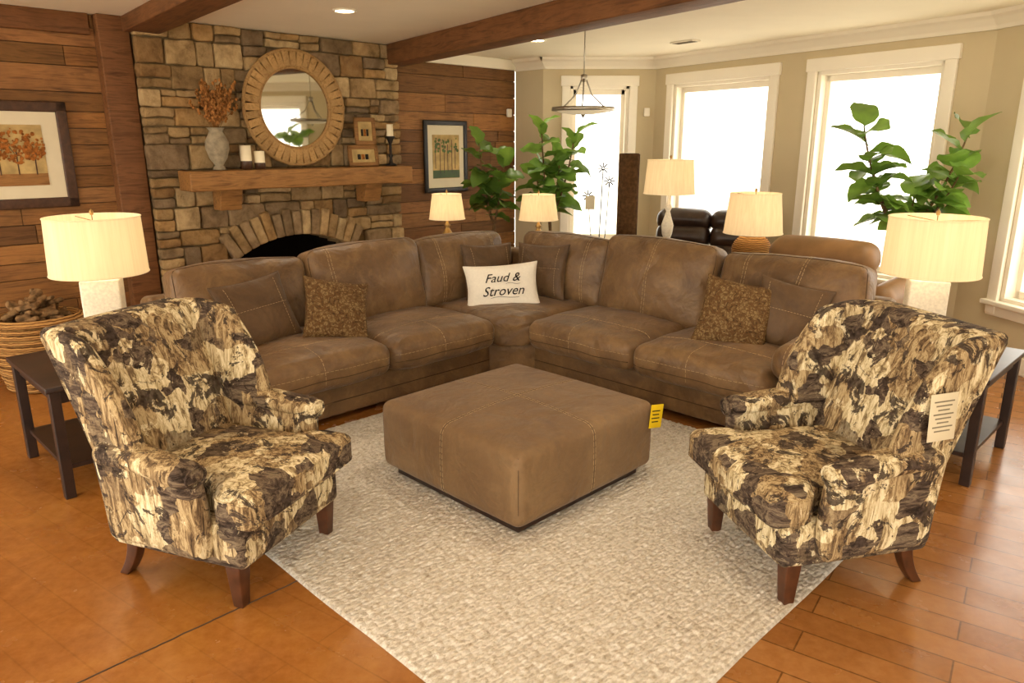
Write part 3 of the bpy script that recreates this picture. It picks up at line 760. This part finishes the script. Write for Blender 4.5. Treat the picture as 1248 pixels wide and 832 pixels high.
# =============================================================== PLANTS
def leaf(b,M,L,W,col,droop=.3):
    n=8;vs=[];fs=[]
    for i in range(n+1):
        t=i/n; w=W*(math.sin(math.pi*min(1,t**.75*.98+.02))**.6)*(.72+.45*t)*.5 if 0<t<1 else .002
        z=-droop*L*t*t
        for k in (-1,-.5,0,.5,1):
            vs.append((L*t,w*k,z+abs(k)*w*.35+.012*math.sin(t*14+k*2)*abs(k)))
    for i in range(n):
        for k in range(4): a=i*5+k; fs.append((a,a+5,a+6,a+1))
    b.add(vs,fs,leafm,M,col); b.tube([(-.05,0,0),(0,0,0)],.004,leafm,4,M,col)
def fig(name,base,branches,seed,L=.27,br=1.0,n=15,W=.78,split=.9):
    r=random.Random(seed); b=B()
    b.lathe([(0,0),(.13,0),(.17,.3),(.185,.32),(.165,.32),(.15,.27),(0,.27)],potm,24)
    b.tube([(0,0,.25),(.02,.01,.6),(0,0,split+.05)],.018,trunkm,8)
    for tip in branches:
        t=Vector(tip); s=Vector((0,0,split)); midp=s.lerp(t,.5)+Vector((0,0,-.08))+Vector((t.x*.2,t.y*.2,0))
        pts=[]
        for i in range(12):
            k=i/11; pts.append(s*(1-k)**2+midp*2*k*(1-k)+t*k*k)
        b.tube(pts,[.014-.008*i/11 for i in range(12)],trunkm,6)
        for i in range(n):
            k=.3+.699*i/(n-1); p=pts[min(11,int(k*11))].lerp(pts[min(11,int(k*11)+1)],k*11-int(k*11)); yaw=i*137.5+r.uniform(-25,25)
            pit=r.uniform(-15,40)+ (35 if i>n-4 else 0)
            c=br*r.uniform(.7,1.25); leaf(b,T(*p)@Rz(yaw)@Ry(-pit)@Rx(r.uniform(-35,35)),L*r.uniform(.75,1.1),L*W,(c,c,c*.9),r.uniform(.1,.6))
    b.emit(name,T(*base))
fig('fiddle_leaf_fig_tree',(3.14,5.95,0),[(-.44,-.05,1.88),(.34,-.1,1.82),(-.34,-.05,1.6),(.3,-.15,1.55),(.05,0,1.35)],21,.28,1.35,12,.85,1.0)
fig('fiddle_leaf_fig_tree',(.42,8.3,0),[(-.1,0,1.9),(.25,-.05,1.8),(.1,0,1.55),(-.15,0,1.4)],5,.28,1.25,14,.75)
fig('fiddle_leaf_fig_tree',(-.2,8.1,0),[(-.15,0,1.75),(.12,-.05,1.6),(-.1,0,1.35)],9,.27,.7,13,.75)
# =============================================================== MISC
b=B(); b.lathe([(0,0),(.2,0),(.235,.12),(.25,.28),(.24,.44),(.25,.46),(.235,.47),(.225,.42),(.22,.3),(0,.28)],wick,36)
for zz in [.02+.035*i for i in range(13)]:
    rr=.2+.05*math.sin(min(1,zz/.3)*1.57)+.006; b.tube([((rr)*math.cos(i*math.pi/20),(rr)*math.sin(i*math.pi/20),zz) for i in range(40)],.014,wick,6,closed=True)
r=random.Random(3)
for i in range(70):
    a=r.uniform(0,6.28); d=.2*r.random()**.5; hz=.4+.2*(1-(d/.2)**2)*r.uniform(.4,1)
    b.rbox((0,0,0),(r.uniform(.08,.17),r.uniform(.03,.06),r.uniform(.02,.04)),barkm,.012,2,(2,1,1),amp=.02,M=T(d*math.cos(a),d*math.sin(a),hz)@Rz(r.uniform(0,360))@Ry(r.uniform(-35,35)))
b.emit('wicker_basket_of_bark',T(-3.5,5.3,0)@Matrix.Scale(1.15,4))
b=B(); b.lathe([(0.001,0),(.1,0),(.1,1.65),(.085,1.66),(.08,1.64),(.06,1.64),(.055,1.66),(.03,1.66),(.025,1.63),(.001,1.63)],rugrollm,28); b.emit('rolled_carpet',T(1.12,7.25,0))
b=B()
b.lathe([(0,0),(.13,0),(.12,.02),(.01,.04)],ironm,20)
b.tube([(0,0,.02),(.01,0,.8),(.03,0,1.5)],.006,ironm,6); b.tube([(0,0,.3),(-.08,0,.8),(-.12,0,1.2)],.005,ironm,6); b.tube([(0,0,.3),(.07,0,.8),(.1,0,1.35)],.005,ironm,6)
for c in ((.03,0,1.5),(-.12,0,1.22),(.1,0,1.37)):
    for k in range(8): b.rbox((.035,0,0),(.05,.03,.012),ironm,.005,2,M=T(*c)@Ry(k*45))
b.box((-.1,-.03,1.15),(.1,.003,.14),paperm)
b.emit('wrought_iron_flower_stand',T(.92,7.9,0))
# =============================================================== LIGHT / WORLD / CAMERA
w=bpy.data.worlds.new('World'); scene.world=w; w.use_nodes=True
bg=w.node_tree.nodes['Background']; bg.inputs[0].default_value=(1,.935,.81,1); bg.inputs[1].default_value=3.8
cam=bpy.data.cameras.new('camera'); cam.lens=900/1248*36; cam.sensor_width=36; cam.clip_start=.05
co=bpy.data.objects.new('camera',cam); scene.collection.objects.link(co); co.location=(0,0,1.75); co.rotation_euler=(rad(75),0,0); scene.camera=co
try:
    scene.view_settings.view_transform='Standard'; scene.view_settings.exposure=0.5
except Exception as e: print(e)
